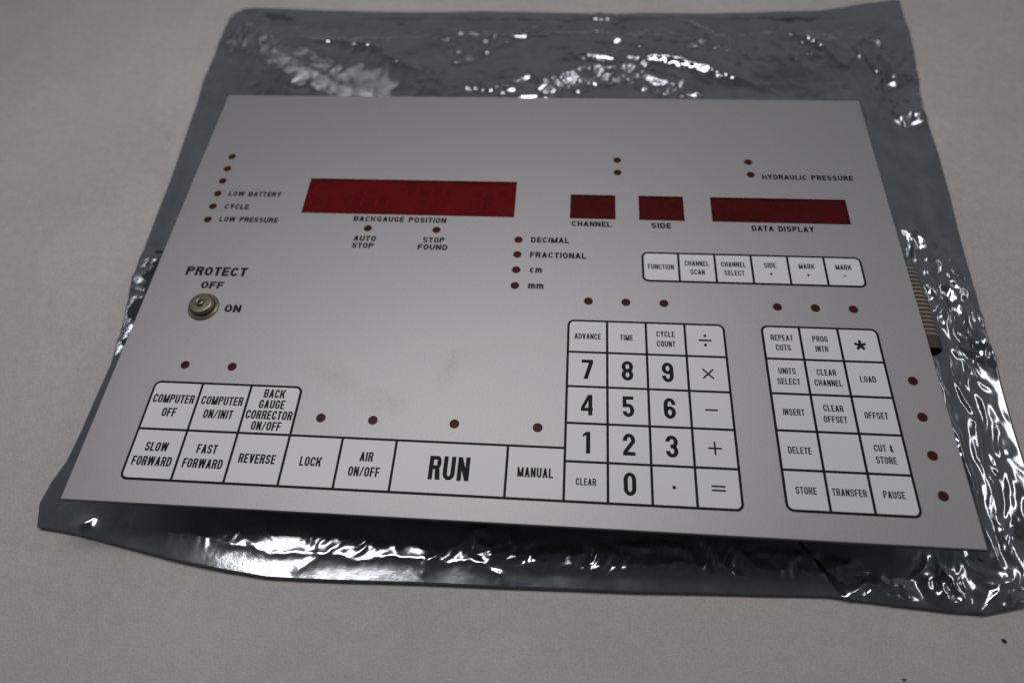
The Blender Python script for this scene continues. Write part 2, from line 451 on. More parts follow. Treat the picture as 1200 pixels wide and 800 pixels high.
LEFT = [(-0.2276, -0.1414), (-0.2315, -0.1297), (-0.2301, -0.1187), (-0.2268, -0.1072), (-0.2258, -0.0906), (-0.2257, -0.0733), (-0.2251, -0.0523),
        (-0.2278, -0.0216), (-0.233, 0.0023), (-0.2342, 0.0247), (-0.2356, 0.0505), (-0.2371, 0.0847), (-0.2411, 0.137),
        (-0.2444, 0.1836), (-0.2467, 0.2258), (-0.2467, 0.2587)]
def resample(P, k):
    P = np.array(P); d = np.concatenate([[0], np.cumsum(np.hypot(*np.diff(P, axis=0).T))]); d /= d[-1]
    t = np.linspace(0, 1, k)
    return np.stack([np.interp(t, d, P[:, 0]), np.interp(t, d, P[:, 1])], 1)

def seg_dist(X, Y, pts):
    D = np.full(X.shape, 9.0); T = np.zeros(X.shape)
    L = 0.0; tot = sum(math.dist(a, b) for a, b in zip(pts, pts[1:]))
    for (ax, ay), (bx, by) in zip(pts, pts[1:]):
        vx, vy = bx - ax, by - ay; ll = vx * vx + vy * vy
        t = np.clip(((X - ax) * vx + (Y - ay) * vy) / ll, 0, 1)
        d = np.hypot(X - ax - t * vx, Y - ay - t * vy)
        c_ = d < D; D = np.where(c_, d, D); T = np.where(c_, (L + t * math.sqrt(ll)) / tot, T); L += math.sqrt(ll)
    return D, T

def film_height(X, Y, rim):
    """height of the bag's upper film over the table"""
    wx = X + 0.006 * perlin(X * 40, Y * 40, 21); wy = Y + 0.006 * perlin(X * 40 + 9, Y * 40, 22)
    puff = sstep(0.010, 0.050, rim)
    flat_ = 1 - 0.8 * sstep(-0.09, -0.125, Y)
    z = 0.0008 + 0.0075 * puff * flat_ + 0.0035 * puff * flat_ * perlin(X * 14, Y * 14, 3)
    # how crumpled each stretch of the film is
    back = sstep(0.135, 0.165, Y); front = sstep(-0.105, -0.130, Y); right = sstep(0.185, 0.205, X)
    seal = sstep(0.006, 0.014, rim)
    amp = (0.22 * back + 0.08 * front + 0.07 * right) * (0.4 + 0.6 * sstep(-0.3, 0.5, perlin(X * 13 + 4, Y * 13, 31))) * (0.05 + 0.95 * seal)
    fine = np.zeros(X.shape)
    for pts, rad, a, f_ in PATCHES:
        D, _t = seg_dist(X, Y, pts)
        m_ = sstep(rad * 1.25, rad * 0.35, D + rad * 0.35 * perlin(X * 90, Y * 90, 71))
        a_ = a * np.where((Y < -0.12) & (X < 0.148), 0.7 * seal + 0.02, 1.0); f_ = f_ * np.where((Y < -0.12) & (X < 0.148), seal, 1.0)
        amp = np.maximum(amp, a_ * m_); fine = np.maximum(fine, f_ * m_)
    def ridge(sc, seed):
        q_ = perlin(wx * sc * 1.15, wy * sc * 0.8, seed); k_ = right * sstep(0.24, 0.19, Y) * sstep(-0.145, -0.12, Y)
        q_ = q_ * (1 - k_) + k_ * perlin((wx + 0.12 * wy) * sc * 1.25 + 5, wy * sc * 0.42, seed + 100); return 1 - np.sqrt(q_ * q_ + 0.0009) * 2.2
    r1 = ridge(60, 41); r2 = ridge(140, 42); r3 = ridge(290, 45)
    f1, f2 = worley(wx * 95, wy * 95, 43)
    z += amp * (0.0026 * r1 + 0.0015 * r2 + 0.00030 * r3 + 0.0010 * (f1 - 0.4))
    z += 0.0004 * back * perlin(X * 30, Y * 80, 51) + 0.0020 * back * perlin(X * 9, Y * 30, 52)
    return z, np.clip(0.005 + 0.03 * amp + 1.0 * fine * sstep(0.2, 0.18, X) * sstep(-0.1, -0.08, Y), 0, 1)

def antistatic_bag():
    nu, nv = 560, 480
    T_, B_, L_, Rr = resample(TOP, nu), resample(BOTTOM, nu), resample(LEFT, nv), resample(RIGHT, nv)
    u = np.linspace(0, 1, nu)[None, :, None]; v = np.linspace(0, 1, nv)[:, None, None]
    P = (1 - v) * B_[None] + v * T_[None] + (1 - u) * L_[:, None] + u * Rr[:, None] \
        - ((1 - u) * (1 - v) * B_[0] + u * (1 - v) * B_[-1] + (1 - u) * v * T_[0] + u * v * T_[-1])
    X, Y = P[..., 0].copy(), P[..., 1].copy()
    U = np.broadcast_to(u[..., 0], X.shape); V = np.broadcast_to(v[..., 0], X.shape)
    rim = np.minimum(np.minimum(U, 1 - U) * 0.49, np.minimum(V, 1 - V) * 0.42)
    z, crk = film_height(X, Y, rim)
    Xw = X + 0.0024 * perlin(X * 60, Y * 60, 81) + 0.0008 * perlin(X * 220, Y * 220, 83); Yw = Y + 0.0022 * perlin(X * 70 + 7, Y * 70, 82) + 0.0008 * perlin(X * 220, Y * 220 + 5, 84)
    for pts, a, wd in CREASES:
        D, T = seg_dist(Xw, Yw, pts); a = math.copysign(min(abs(a), (1.0 if pts[0][1] > 0.14 else 0.62) * wd), a)
        z += a * np.exp(-D / wd) * np.sin(np.pi * np.clip(T, 0.0, 1.0)) ** 0.7
    # pressed flat under the unit's housing, held below the plate everywhere else under it
    inside = np.minimum(np.minimum(X + 0.178, 0.178 - X), np.minimum(Y + 0.112, 0.118 - Y))
    z = np.where(inside > -0.012, z * (1 - sstep(-0.012, 0.0, inside)) + 0.0022 * sstep(-0.012, 0.0, inside), z)
    plate = np.minimum(np.minimum(X + 0.203, 0.203 - X), np.minimum(Y + 0.139, 0.139 - Y))
    z = np.where(plate > 0, np.minimum(z, 0.021), z)
    lift = 0.0002 + RIM_LIFT(X, Y) * sstep(0.02, 0.0, rim)
    z = np.maximum(z, 0.0006) + lift
    edge = rim <= 1e-9
    mb = MB()
    top = np.stack([X, Y, z], -1).reshape(-1, 3)
    bot = np.stack([X, Y, np.where(edge, z - 0.0003, np.minimum(0.0002 + lift * 0.9, z - 0.0003))], -1).reshape(-1, 3)
    idx = np.arange(nu * nv).reshape(nv, nu)
    q = np.stack([idx[:-1, :-1], idx[:-1, 1:], idx[1:, 1:], idx[1:, :-1]], -1).reshape(-1, 4)
    k = nu * nv
    step = 8                                   # the lower film is hidden: coarse
    iy = sorted(set(list(range(0, nv, step)) + [nv - 1])); ix = sorted(set(list(range(0, nu, step)) + [nu - 1]))
    faces = q.tolist()
    ring = list(idx[0, :]) + list(idx[1:, -1]) + list(idx[-1, -2::-1]) + list(idx[-2:0:-1, 0])
    k2 = len(ring)
    verts = top.tolist() + [bot[i].tolist() for i in ring]
    faces += [(int(ring[i]), k + i, k + (i + 1) % k2, int(ring[(i + 1) % k2])) for i in range(k2)]
    cidx = len(verts); verts.append([0.0, 0.05, 0.0002])
    faces += [(k + (i + 1) % k2, k + i, cidx) for i in range(k2)]
    mb.v = verts; mb.f = faces; mb.m = [0] * len(faces)
    o = mb.build('antistatic_bag', M_bag, smooth=True)
    at_ = o.data.attributes.new('crinkle', 'FLOAT', 'POINT')
    cr = np.zeros(len(verts), dtype=np.float32); cr[:k] = crk.ravel(); at_.data.foreach_set('value', cr)
    o['label'] = 'crumpled dark silvery metallised film bag lying flat under the control panel'
    o['category'] = 'bag'
    return o

def RIM_LIFT(X, Y):
    w_ = np.where(Y < -0.1, 0.40 * np.exp(-((X + 0.145) / 0.028) ** 2) + 0.8 * sstep(0.15, 0.17, X) + 0.06, 1.0)
    w_ = np.where(Y > 0.2, 0.25, w_)
    return 0.0014 * w_ * np.clip(perlin(X * 11, Y * 11, 61) + 0.2, 0, 1)
PATCHES = [
    ([(0.03, 0.212), (0.10, 0.222), (0.19, 0.212)], 0.020, 0.38, 0.1), ([(0.045, 0.262), (0.06, 0.25)], 0.008, 0.5, 0.1), ([(-0.20, 0.245), (-0.09, 0.235)], 0.014, 0.25, 0.3),
      # stretch of film, half width, how crumpled, how finely crinkled
    ([(-0.2272, 0.235), (-0.1822, 0.2012), (-0.1396, 0.1799), (-0.114, 0.1756)], 0.019, 0.30, 1.0),
    ([(-0.0665, 0.2284), (-0.05, 0.2041), (-0.0562, 0.2335)], 0.014, 0.45, 0.4), ([(-0.0416, 0.2138), (-0.0211, 0.2336), (0.0101, 0.2439)], 0.012, 0.5, 0.2),
    ([(-0.0495, 0.1693), (-0.0171, 0.1741)], 0.014, 0.6, 0.2), ([(0.0126, 0.1701), (0.0418, 0.1819), (0.0655, 0.1884)], 0.014, 0.9, 0.3),
    ([(0.0682, 0.1795), (0.0995, 0.1694)], 0.014, 0.9, 0.2), ([(0.1269, 0.2244), (0.1434, 0.2102)], 0.014, 0.55, 0.2),
    ([(0.2316, 0.2155), (0.2431, 0.2018), (0.243, 0.1629)], 0.018, 0.75, 0.4),
    ([(0.2239, 0.0443), (0.2336, 0.0177), (0.2375, -0.0178)], 0.015, 0.85, 0.4), ([(0.2175, 0.0472), (0.2204, 0.0003)], 0.008, 0.7, 0.3),
    ([(0.2272, -0.0409), (0.2292, -0.0777)], 0.013, 0.34, 0.5), ([(0.234, -0.0944), (0.2238, -0.1443)], 0.014, 0.34, 0.2),
    ([(-0.0876, -0.14), (-0.0467, -0.1435), (-0.0111, -0.1453)], 0.008, 0.14, 0.1), ([(-0.012, -0.1357), (0.0274, -0.1431), (0.0732, -0.1386)], 0.008, 0.5, 0.2),
    ([(0.0733, -0.1367), (0.1107, -0.1383), (0.1546, -0.1394)], 0.008, 0.38, 0.2), ([(0.1562, -0.1501), (0.1746, -0.1472)], 0.007, 0.5, 0.5),
    ([(0.1875, -0.1375), (0.1996, -0.1457)], 0.008, 0.5, 0.3), ([(-0.2309, 0.0201), (-0.2289, 0.0044)], 0.008, 0.28, 0.3), ([(-0.2274, -0.0108), (-0.2266, -0.0394)], 0.007, 0.22, 0.4),
]
CREASES = [   # folds: line, height, half width
    ([(-0.240, 0.262), (-0.205, 0.215), (-0.165, 0.185), (-0.115, 0.160)], 0.0030, 0.009),
    ([(0.2189, 0.0535), (0.2222, 0.0173), (0.2259, -0.013), (0.2297, -0.0233)], 0.0030, 0.0022), ([(0.2419, 0.0511), (0.2372, 0.0178), (0.2353, -0.01)], 0.0030, 0.0020),
    ([(0.2411, 0.0122), (0.2432, -0.0123), (0.248, -0.04)], 0.0028, 0.0022), ([(0.2302, 0.0414), (0.2373, 0.0236)], 0.0022, 0.0015),
    ([(0.2247, -0.0209), (0.2333, -0.0332), (0.2417, -0.0475)], 0.0030, 0.0020), ([(0.2209, -0.0412), (0.2257, -0.069), (0.224, -0.1031)], 0.0030, 0.0028),
    ([(0.2341, -0.1005), (0.2243, -0.1187), (0.2246, -0.1262), (0.234, -0.1104)], 0.0030, 0.0018), ([(0.2272, -0.1352), (0.2156, -0.1448), (0.2051, -0.155)], 0.0030, 0.0022),
    ([(0.2043, -0.1347), (0.1953, -0.146), (0.1897, -0.1546)], 0.0030, 0.0020), ([(0.1541, -0.1519), (0.1657, -0.147), (0.1828, -0.1425)], 0.0030, 0.0018),
    ([(-0.0374, -0.1532), (-0.0327, -0.1446), (-0.0273, -0.1405)], 0.0008, 0.0022), ([(-0.013, -0.1454), (-0.001, -0.1496), (0.0014, -0.156)], 0.0010, 0.0020),
    ([(0.2543, 0.2543), (0.2201, 0.2154), (0.2036, 0.1707)], 0.0035, 0.0060), ([(0.0068, 0.1682), (0.0359, 0.1881), (0.0626, 0.1911), (0.0716, 0.1958)], 0.0050, 0.0035),
    ([(-0.0225, 0.1661), (-0.0056, 0.1814), (0.0098, 0.1665)], 0.0045, 0.0032), ([(0.0712, 0.1822), (0.0854, 0.1736), (0.0994, 0.1677)], 0.0045, 0.0032),
    ([(0.0354, 0.2388), (0.078, 0.2098), (0.1241, 0.1917)], 0.0035, 0.0060), ([(0.2374, 0.2155), (0.2431, 0.1884), (0.2432, 0.1588)], 0.0030, 0.0022),
    ([(-0.06, 0.150), (0.0, 0.158), (0.05, 0.150), (0.15, 0.152)], 0.005, 0.008), ([(-0.23, 0.2585), (0.0, 0.2560), (0.24, 0.2590)], -0.0012, 0.0012), ([(-0.10, 0.236), (-0.02, 0.226), (0.05, 0.236)], 0.0030, 0.0040), ([(0.02, 0.205), (0.09, 0.199), (0.15, 0.176)], 0.0045, 0.0045), ([(0.15, 0.235), (0.19, 0.222), (0.21, 0.19)], 0.0035, 0.0035), ([(0.10, 0.262), (0.12, 0.235), (0.11, 0.215)], 0.0025, 0.0030), ([(-0.19, 0.225), (-0.13, 0.215), (-0.08, 0.185)], 0.0030, 0.0035),
    ([(0.200, 0.13), (0.207, 0.06), (0.210, 0.0), (0.212, -0.06), (0.212, -0.12)], 0.006, 0.006), ([(0.205, -0.05), (0.214, -0.09), (0.219, -0.135)], 0.004, 0.004),
    ([(-0.22, -0.1325), (-0.10, -0.147), (0.0, -0.1455), (0.12, -0.1442), (0.19, -0.1445)], 0.0004, 0.0018),
    ([(-0.072, -0.138), (-0.098, -0.157)], 0.0004, 0.003), ([(-0.2, -0.1335), (-0.207, -0.143)], 0.002, 0.003),
    ([(-0.204, 0.02), (-0.233, 0.024)], 0.0015, 0.003), ([(-0.21, 0.0), (-0.207, -0.05), (-0.212, -0.09)], 0.004, 0.004),
]
antistatic_bag()

# ================================================================== the control panel
panel = bpy.data.objects.new('control_panel', None)
COL.objects.link(panel)
panel.empty_display_size = 0.05
panel.location = (0, 0, 0)
panel['label'] = 'flat silver control panel with white keys, red display windows and black lettering'
panel['category'] = 'control panel'

# ---- grid lines measured on the plate (panel units; y runs down from the far edge)
NX = [0.8372, 0.9083, 0.9793, 1.0498, 1.1204]
NY = [-0.6143, -0.6818, -0.7516, -0.8219, -0.8910, -0.9588]
RX = [1.1891, 1.2554, 1.3233, 1.3922]
RY = [-0.6132, -0.6809, -0.7497, -0.8187, -0.8875, -0.9546]
FX = [0.9785, 1.0477, 1.1176, 1.1872, 1.2563, 1.3250, 1.3935]
FY = [-0.4504, -0.5181]
LX = [0.0896, 0.1787, 0.2698, 0.3630, 0.4567, 0.5509, 0.7414, 0.8372]
LY = [-0.7759, -0.8681, -0.9588]
WIN = [('big', 0.2660, -0.3667, 0.7184, -0.2679, 8), ('small', 0.8335, -0.3664, 0.9269, -0.3005, 2),
       ('small', 0.9748, -0.3664, 1.0664, -0.3005, 2), ('small', 1.1216, -0.3664, 1.3938, -0.3005, 6)]

# ---- face plate with four window openings
TH = 0.0030
def faceplate():
    mb = MB()
    xs = sorted({0.0, AW} | {w_[1] for w_ in WIN} | {w_[3] for w_ in WIN}); ys = sorted({-1.0, 0.0} | {w_[2] for w_ in WIN} | {w_[4] for w_ in WIN})
    bv = 0.0012
    xe = [bv if x == 0 else AW - bv if x == AW else x for x in xs]; ye = [-1 + bv if y == -1 else -bv if y == 0 else y for y in ys]
    def hole(i, j):
        cx, cy = (xs[i] + xs[i + 1]) / 2, (ys[j] + ys[j + 1]) / 2
        return any(w_[1] < cx < w_[3] and w_[2] < cy < w_[4] for w_ in WIN)
    for i in range(len(xs) - 1):
        for j in range(len(ys) - 1):
            if hole(i, j): continue
            mb.poly([(px(xe[i]), py(ye[j])), (px(xe[i + 1]), py(ye[j])), (px(xe[i + 1]), py(ye[j + 1])), (px(xe[i]), py(ye[j + 1]))], HP)
    x0, x1, y0, y1 = px(0), px(AW), py(-1), py(0); b = bv * S
    A = [(x0 + b, y0 + b, HP), (x1 - b, y0 + b, HP), (x1 - b, y1 - b, HP), (x0 + b, y1 - b, HP)]
    B = [(x0, y0, HP - b), (x1, y0, HP - b), (x1, y1, HP - b), (x0, y1, HP - b)]
    Cc = [(x, y, HP - TH) for x, y, _ in B]
    for i in range(4):
        k = (i + 1) % 4
        mb.add([B[i], B[k], A[k], A[i]], [(0, 1, 2, 3)], 0)
        mb.add([Cc[i], Cc[k], B[k], B[i]], [(0, 1, 2, 3)], 1)
    mb.add(Cc, [(3, 2, 1, 0)], 2)
    for _, a, b_, c_, d, _n in WIN:                  # walls of the window openings
        q = [(px(a), py(b_)), (px(c_), py(b_)), (px(c_), py(d)), (px(a), py(d))]
        for i in range(4):
            k = (i + 1) % 4
            mb.add([(*q[i], HP), (*q[k], HP), (*q[k], HP - 0.0014), (*q[i], HP - 0.0014)], [(0, 1, 2, 3)], 1)
    return mb.build('faceplate', [M_silver, M_edge, M_back], panel)
faceplate()

# ---- housing and board under the plate (what the plate stands on)
mb = MB()
mb.prism(rounded(-0.176, -0.110, 0.176, 0.116, 0.004), 0.0032, HP - TH - 0.0002)
mb.build('housing', M_housing, panel)

# ---- display windows with their unlit digits
SEGS = [((-.5, 1), (.5, 1)), ((-.5, 0), (.5, 0)), ((-.5, -1), (.5, -1)), ((-.5, 1), (-.5, 0)), ((.5, 1), (.5, 0)), ((-.5, 0), (-.5, -1)), ((.5, 0), (.5, -1))]
for kind, a, b_, c_, d, nd in WIN:
    cx, cy = px((a + c_) / 2), py((b_ + d) / 2); hw, hh_ = (c_ - a) / 2 * S, (d - b_) / 2 * S
    zf = HP - 0.0009
    mb = MB(); mb.prism([(-hw + 5e-5, -hh_ + 5e-5), (hw - 5e-5, -hh_ + 5e-5), (hw - 5e-5, hh_ - 5e-5), (-hw + 5e-5, hh_ - 5e-5)], -0.0008, 0, bottom=False)
    win = mb.build('display_window', M_red if kind == 'big' else M_red_dim, panel, (cx, cy, zf))
    win['label'] = 'bright red display window' if kind == 'big' else 'dark red display window'
    pitch = 2 * hw / nd; gh = hh_ * 0.66; gw = pitch * 0.56
    for i in range(nd):
        mb = MB(); th = pitch * 0.055
        for (p0, p1) in SEGS:
            x0, y0 = p0[0] * gw + p0[1] * gh * 0.10, p0[1] * gh; x1, y1 = p1[0] * gw + p1[1] * gh * 0.10, p1[1] * gh
            L_ = math.hypot(x1 - x0, y1 - y0); ux, uy = (x1 - x0) / L_, (y1 - y0) / L_
            x0 += ux * th * 1.3; y0 += uy * th * 1.3; x1 -= ux * th * 1.3; y1 -= uy * th * 1.3
            vx, vy = -uy * th, ux * th
            mb.poly([(x0 - vx, y0 - vy), (x1 - vx, y1 - vy), (x1 + vx, y1 + vy), (x0 + vx, y0 + vy)], 0)
        mb.build('digit', M_seg if kind == 'big' else M_seg_dim, win, (-hw + pitch * (i + 0.5), 0, 0.00004))

# ---- indicator lamps
LEDS = [(0.0685, y) for y in (-0.2064, -0.2437, -0.2807, -0.3178, -0.3543, -0.3911)] + [(0.9323, -0.1985), (0.9323, -0.2350)] + \
       [(1.2105, -0.1985), (1.2118, -0.2350)] + [(0.4167, -0.4049), (0.5607, -0.4049)] + [(0.7312, y) for y in (-0.4253, -0.4628, -0.5006, -0.5385)] + \
       [(x, -0.5697) for x in (0.8733, 0.9440, 1.0149, 1.2234, 1.2921, 1.3602)] + [(1.4330, y) for y in (-0.7150, -0.7833, -0.8515, -0.9187)] + \
       [(x, -0.7395) for x in (0.1322, 0.2221)] + [(x, -0.8332) for x in (0.4098, 0.5026, 0.6459, 0.7895)]
r = 0.0083 * S
mb = MB(); mb.lathe([(0.0, 0.00014), (r * 0.5, 0.00014), (r * 0.80, 0.00013), (r * 0.9, 0.00011)], 28)
mb.lathe([(r * 0.9, 0.00013), (r, 0.00010), (r * 1.03, 0.00001)], 28, 1)
led0 = mb.build('indicator_lamp', [M_led, M_led_rim], panel, smooth=True)
for i, (x, y) in enumerate(LEDS):
    o = led0 if i == 0 else led0.copy()
    if i: COL.objects.link(o); o.parent = panel
    o.location = (px(x), py(y), HP)

# ---- captions printed on the plate (wide grotesque)
CAPS = [('LOW BATTERY', 0.1520, -0.3171, 0.0138, 0.1175), ('CYCLE', 0.1213, -0.3539, 0.0138, 0.0530), ('LOW PRESSURE', 0.1575, -0.3893, 0.0138, 0.1270),
        ('PROTECT', 0.1284, -0.5255, 0.0215, 0.1260), ('OFF', 0.1297, -0.5591, 0.0170, 0.0455), ('ON', 0.1872, -0.6127, 0.0170, 0.0325),
        ('BACKGAUGE POSITION', 0.4801, -0.3795, 0.0138, 0.1960), ('DECIMAL', 0.7952, -0.4246, 0.0138, 0.0775), ('FRACTIONAL', 0.8124, -0.4626, 0.0138, 0.1120),
        ('cm', 0.7701, -0.4985, 0.0165, 0.0240), ('mm', 0.7719, -0.5365, 0.0165, 0.0300), ('CHANNEL', 0.8776, -0.3798, 0.0138, 0.0810), ('SIDE', 1.0182, -0.3801, 0.0138, 0.0400),
        ('DATA DISPLAY', 1.2587, -0.3814, 0.0138, 0.1220), ('HYDRAULIC PRESSURE', 1.3274, -0.2407, 0.0138, 0.1850)]
for txt, x, y, cap, width in CAPS:
    lettering('caption', [(txt, 0, 0, cap, width)], HP + 0.00006, panel, (px(x), py(y), 0), 0.74, 0.242, 0.13, 'black lettering reading ' + txt)
lettering('caption', [('AUTO', 0, 0.0092, 0.0138, 0.0465), ('STOP', -0.001, -0.0092, 0.0138, 0.0445)], HP + 0.00006, panel, (px(0.4152), py(-0.4410), 0), 0.74, 0.242, 0.13, 'black lettering reading AUTO STOP')
lettering('caption', [('STOP', 0, 0.0092, 0.0138, 0.0445), ('FOUND', 0, -0.0092, 0.0138, 0.0610)], HP + 0.00006, panel, (px(0.5584), py(-0.4408), 0), 0.74, 0.242, 0.13, 'black lettering reading STOP FOUND')

# ---- key fields: black border sheets, white keys on them, lettering on the keys
HB = 0.0022; RO = 0.0130
def sheet(mb, x0, y0, x1, y1, corners): mb.poly([(px(a), py(b_)) for a, b_ in rounded(x0, y0, x1, y1, RO, corners)], HP + 0.00006)
mb = MB()
sheet(mb, LX[0] - HB, LY[1] + HB, LX[3] + HB, LY[0] + HB, (0, 0, 1, 1))
sheet(mb, LX[0] - HB, LY[2] - HB, NX[0] - HB, LY[1] + HB, (1, 0, 0, 0))
sheet(mb, NX[0] - HB, NY[5] - HB, NX[4] + HB, NY[0] + HB, (0, 1, 1, 1))
mb.build('key_border', M_black, panel)
mb = MB(); sheet(mb, RX[0] - HB, RY[5] - HB, RX[3] + HB, RY[0] + HB, (1, 1, 1, 1)); mb.build('key_border', M_black, panel)
mb = MB(); sheet(mb, FX[0] - HB, FY[1] - HB, FX[6] + HB, FY[0] + HB, (1, 1, 1, 1)); mb.build('key_border', M_black, panel)

def key(x0, y0, x1, y1, corners, lines, label, symbol=None):
    """lines: (text, cap height, dy)"""
    cx, cy = (x0 + x1) / 2, (y0 + y1) / 2
    hx, hy = ((x1 - x0) / 2 - HB) * S, ((y1 - y0) / 2 - HB) * S
    mb = MB(); mb.poly(rounded(-hx, -hy, hx, hy, (RO - 2 * HB) * S, corners), 0)
    k = mb.build('key', M_white, panel, (px(cx), py(cy), HP + 0.00014))
    k['label'] = label
    if lines:
        lettering('legend', [(t, dx, dy, cap, None) for t, cap, dx, dy in lines], 0.00006, k, (0, 0, 0), *FONT)
    if symbol:
        mb = MB()
        for z_, pl in enumerate(symbol): mb.poly([(a * S, b_ * S) for a, b_ in pl], 0.00006 + z_ * 3e-6)
        mb.build('legend', M_black, k)
    return k
FONT = (0.49, 0.176, 0.095)
BIG, SML, DIG, PB_, PS = 0.0166, 0.0120, 0.0390, 0.0262, 0.0207
def words(txt, cap, pitch):
    L_ = txt.split('|'); k = len(L_)
    return [(t, cap, 0, ((k - 1) / 2 - i) * pitch) for i, t in enumerate(L_)]
def lab(txt): return 'white key reading ' + txt.replace('|', ' ')

# left field
for i, t in enumerate(['COMPUTER|OFF', 'COMPUTER|ON/INIT', 'BACK|GAUGE|CORRECTOR|ON/OFF']):
    c4 = (0, 0, 0, 1) if i == 0 else (0, 0, 1, 0) if i == 2 else (0, 0, 0, 0)
    key(LX[i], LY[1], LX[i + 1], LY[0], c4, words(t, BIG, PB_ if i < 2 else 0.0208), lab(t))
for i, t in enumerate(['SLOW|FORWARD', 'FAST|FORWARD', 'REVERSE', 'LOCK', 'AIR|ON/OFF', 'RUN', 'MANUAL']):
    c4 = (1, 0, 0, 0) if i == 0 else (0, 0, 0, 0)
    key(LX[i], LY[2], LX[i + 1], LY[1], c4, words(t, 0.0411 if t == 'RUN' else BIG, PB_), lab(t))
# number field
def bar(cx, cy, w, h): return [(cx - w / 2, cy - h / 2), (cx + w / 2, cy - h / 2), (cx + w / 2, cy + h / 2), (cx - w / 2, cy + h / 2)]
def rotp(pl, a): return [(x * math.cos(a) - y * math.sin(a), x * math.sin(a) + y * math.cos(a)) for x, y in pl]
def disc(cx, cy, r_): return [(cx + r_ * math.cos(t * math.pi / 8), cy + r_ * math.sin(t * math.pi / 8)) for t in range(16)]
SYM = {'divide': [bar(0, 0, 0.0225, 0.0036), bar(0, 0.0098, 0.0046, 0.0052), bar(0, -0.0098, 0.0046, 0.0052)],
       'times': [rotp(bar(0, 0, 0.0265, 0.0030), math.pi / 4), rotp(bar(0, 0, 0.0265, 0.0030), -math.pi / 4)],
       'minus': [bar(0, 0, 0.0215, 0.0030)],
       'plus': [bar(0, 0, 0.0225, 0.0030), bar(0, 0, 0.0030, 0.0235)],
       'equals': [bar(0, 0.0034, 0.0220, 0.0029), bar(0, -0.0034, 0.0220, 0.0029)],
       'point': [disc(0, -0.002, 0.0030)],
       'star': [rotp(bar(0.0052, 0, 0.0104, 0.0050), math.pi / 2 + i * 2 * math.pi / 5) for i in range(5)]}
NUM = [['ADVANCE', 'TIME', 'CYCLE|COUNT', '@divide'], ['7', '8', '9', '@times'], ['4', '5', '6', '@minus'], ['1', '2', '3', '@plus'], ['CLEAR', '0', '@point', '@equals']]
for r_, row in enumerate(NUM):
    for c_, t in enumerate(row):
        c4 = (0, int(r_ == 4 and c_ == 3), int(r_ == 0 and c_ == 3), int(r_ == 0 and c_ == 0))
        box_ = (NX[c_], NY[r_ + 1], NX[c_ + 1], NY[r_])
        if t[0] == '@': key(*box_, c4, None, 'white key with %s sign' % {'divide': 'a division', 'times': 'a multiplication', 'minus': 'a minus', 'plus': 'a plus', 'equals': 'an equals', 'point': 'a decimal point'}[t[1:]], SYM[t[1:]])
        elif t.isdigit():
            FONT = (0.525, 0.178, 0.1); key(*box_, c4, [(t, DIG, 0, 0)], 'white key with large number ' + t); FONT = (0.49, 0.176, 0.095)
        else: key(*box_, c4, words(t, SML, PS), lab(t))
# right field
RGT = [['REPEAT|CUTS', 'PROG|INTR', '@star'], ['UNITS|SELECT', 'CLEAR|CHANNEL', 'LOAD'], ['INSERT', 'CLEAR|OFFSET', 'OFFSET'], ['DELETE', '', 'CUT &|STORE'], ['STORE', 'TRANSFER', 'PAUSE']]
for r_, row in enumerate(RGT):
    for c_, t in enumerate(row):
        c4 = (int(r_ == 4 and c_ == 0), int(r_ == 4 and c_ == 2), int(r_ == 0 and c_ == 2), int(r_ == 0 and c_ == 0))
        box_ = (RX[c_], RY[r_ + 1], RX[c_ + 1], RY[r_])
        if t == '@star': key(*box_, c4, None, 'white key with a bold asterisk', SYM['star'])
        elif t == '': key(*box_, c4, None, 'blank white key')
        else: key(*box_, c4, words(t, SML, PS), lab(t))
# function row
for i, t in enumerate(['FUNCTION', 'CHANNEL|SCAN', 'CHANNEL|SELECT', 'SIDE|+', 'MARK|+', 'MARK|-']):
    c4 = (int(i == 0), int(i == 5), int(i == 5), int(i == 0))
    key(FX[i], FY[1], FX[i + 1], FY[0], c4, words(t, SML, PS), lab(t))

# ---- key switch
mb = MB(); R0 = 0.0300 * S
mb.lathe([(R0 * 0.62, 0.0012), (R0 * 0.93, 0.0012), (R0 * 0.99, 0.0009), (R0, 0.0004), (R0, 0.0)], 64)
ks = mb.build('key_switch', M_nickel, panel, (px(0.1285), py(-0.6120), HP + 0.0001), smooth=False)
mb = MB(); mb.lathe([(R0 * 0.82, 0.0), (R0 * 0.80, 0.0009), (R0 * 0.80, 0.0014)], 64); mb.build('groove', M_hole, ks, (0, 0, 0.0010), smooth=True)
mb = MB(); mb.lathe([(0.0, 0.0031), (R0 * 0.30, 0.0031), (R0 * 0.66, 0.0031), (R0 * 0.68, 0.00308), (R0 * 0.70, 0.0030), (R0 * 0.77, 0.0025), (R0 * 0.79, 0.0023), (R0 * 0.80, 0.0021), (R0 * 0.80, 0.0008), (R0 * 0.79, 0.0004), (R0 * 0.79, 0.0)], 64)
mb.build('barrel', M_nickel, ks, (0, 0, 0.0012), smooth=True)
mb = MB(); mb.lathe([(R0 * 0.12, 0.0008), (R0 * 0.17, 0.0013), (R0 * 0.23, 0.0012), (R0 * 0.28, 0.0006), (R0 * 0.29, 0.0)], 36)
mb.build('lock_plug', M_nickel, ks, (0, 0.0, 0.0044), smooth=True)
mb = MB(); mb.prism(rounded(-0.00075, -0.0021, 0.00075, 0.0016, 0.0004), 0.0, 0.0012)
mb.build('keyhole', M_hole, ks, (0, 0, 0.00445))

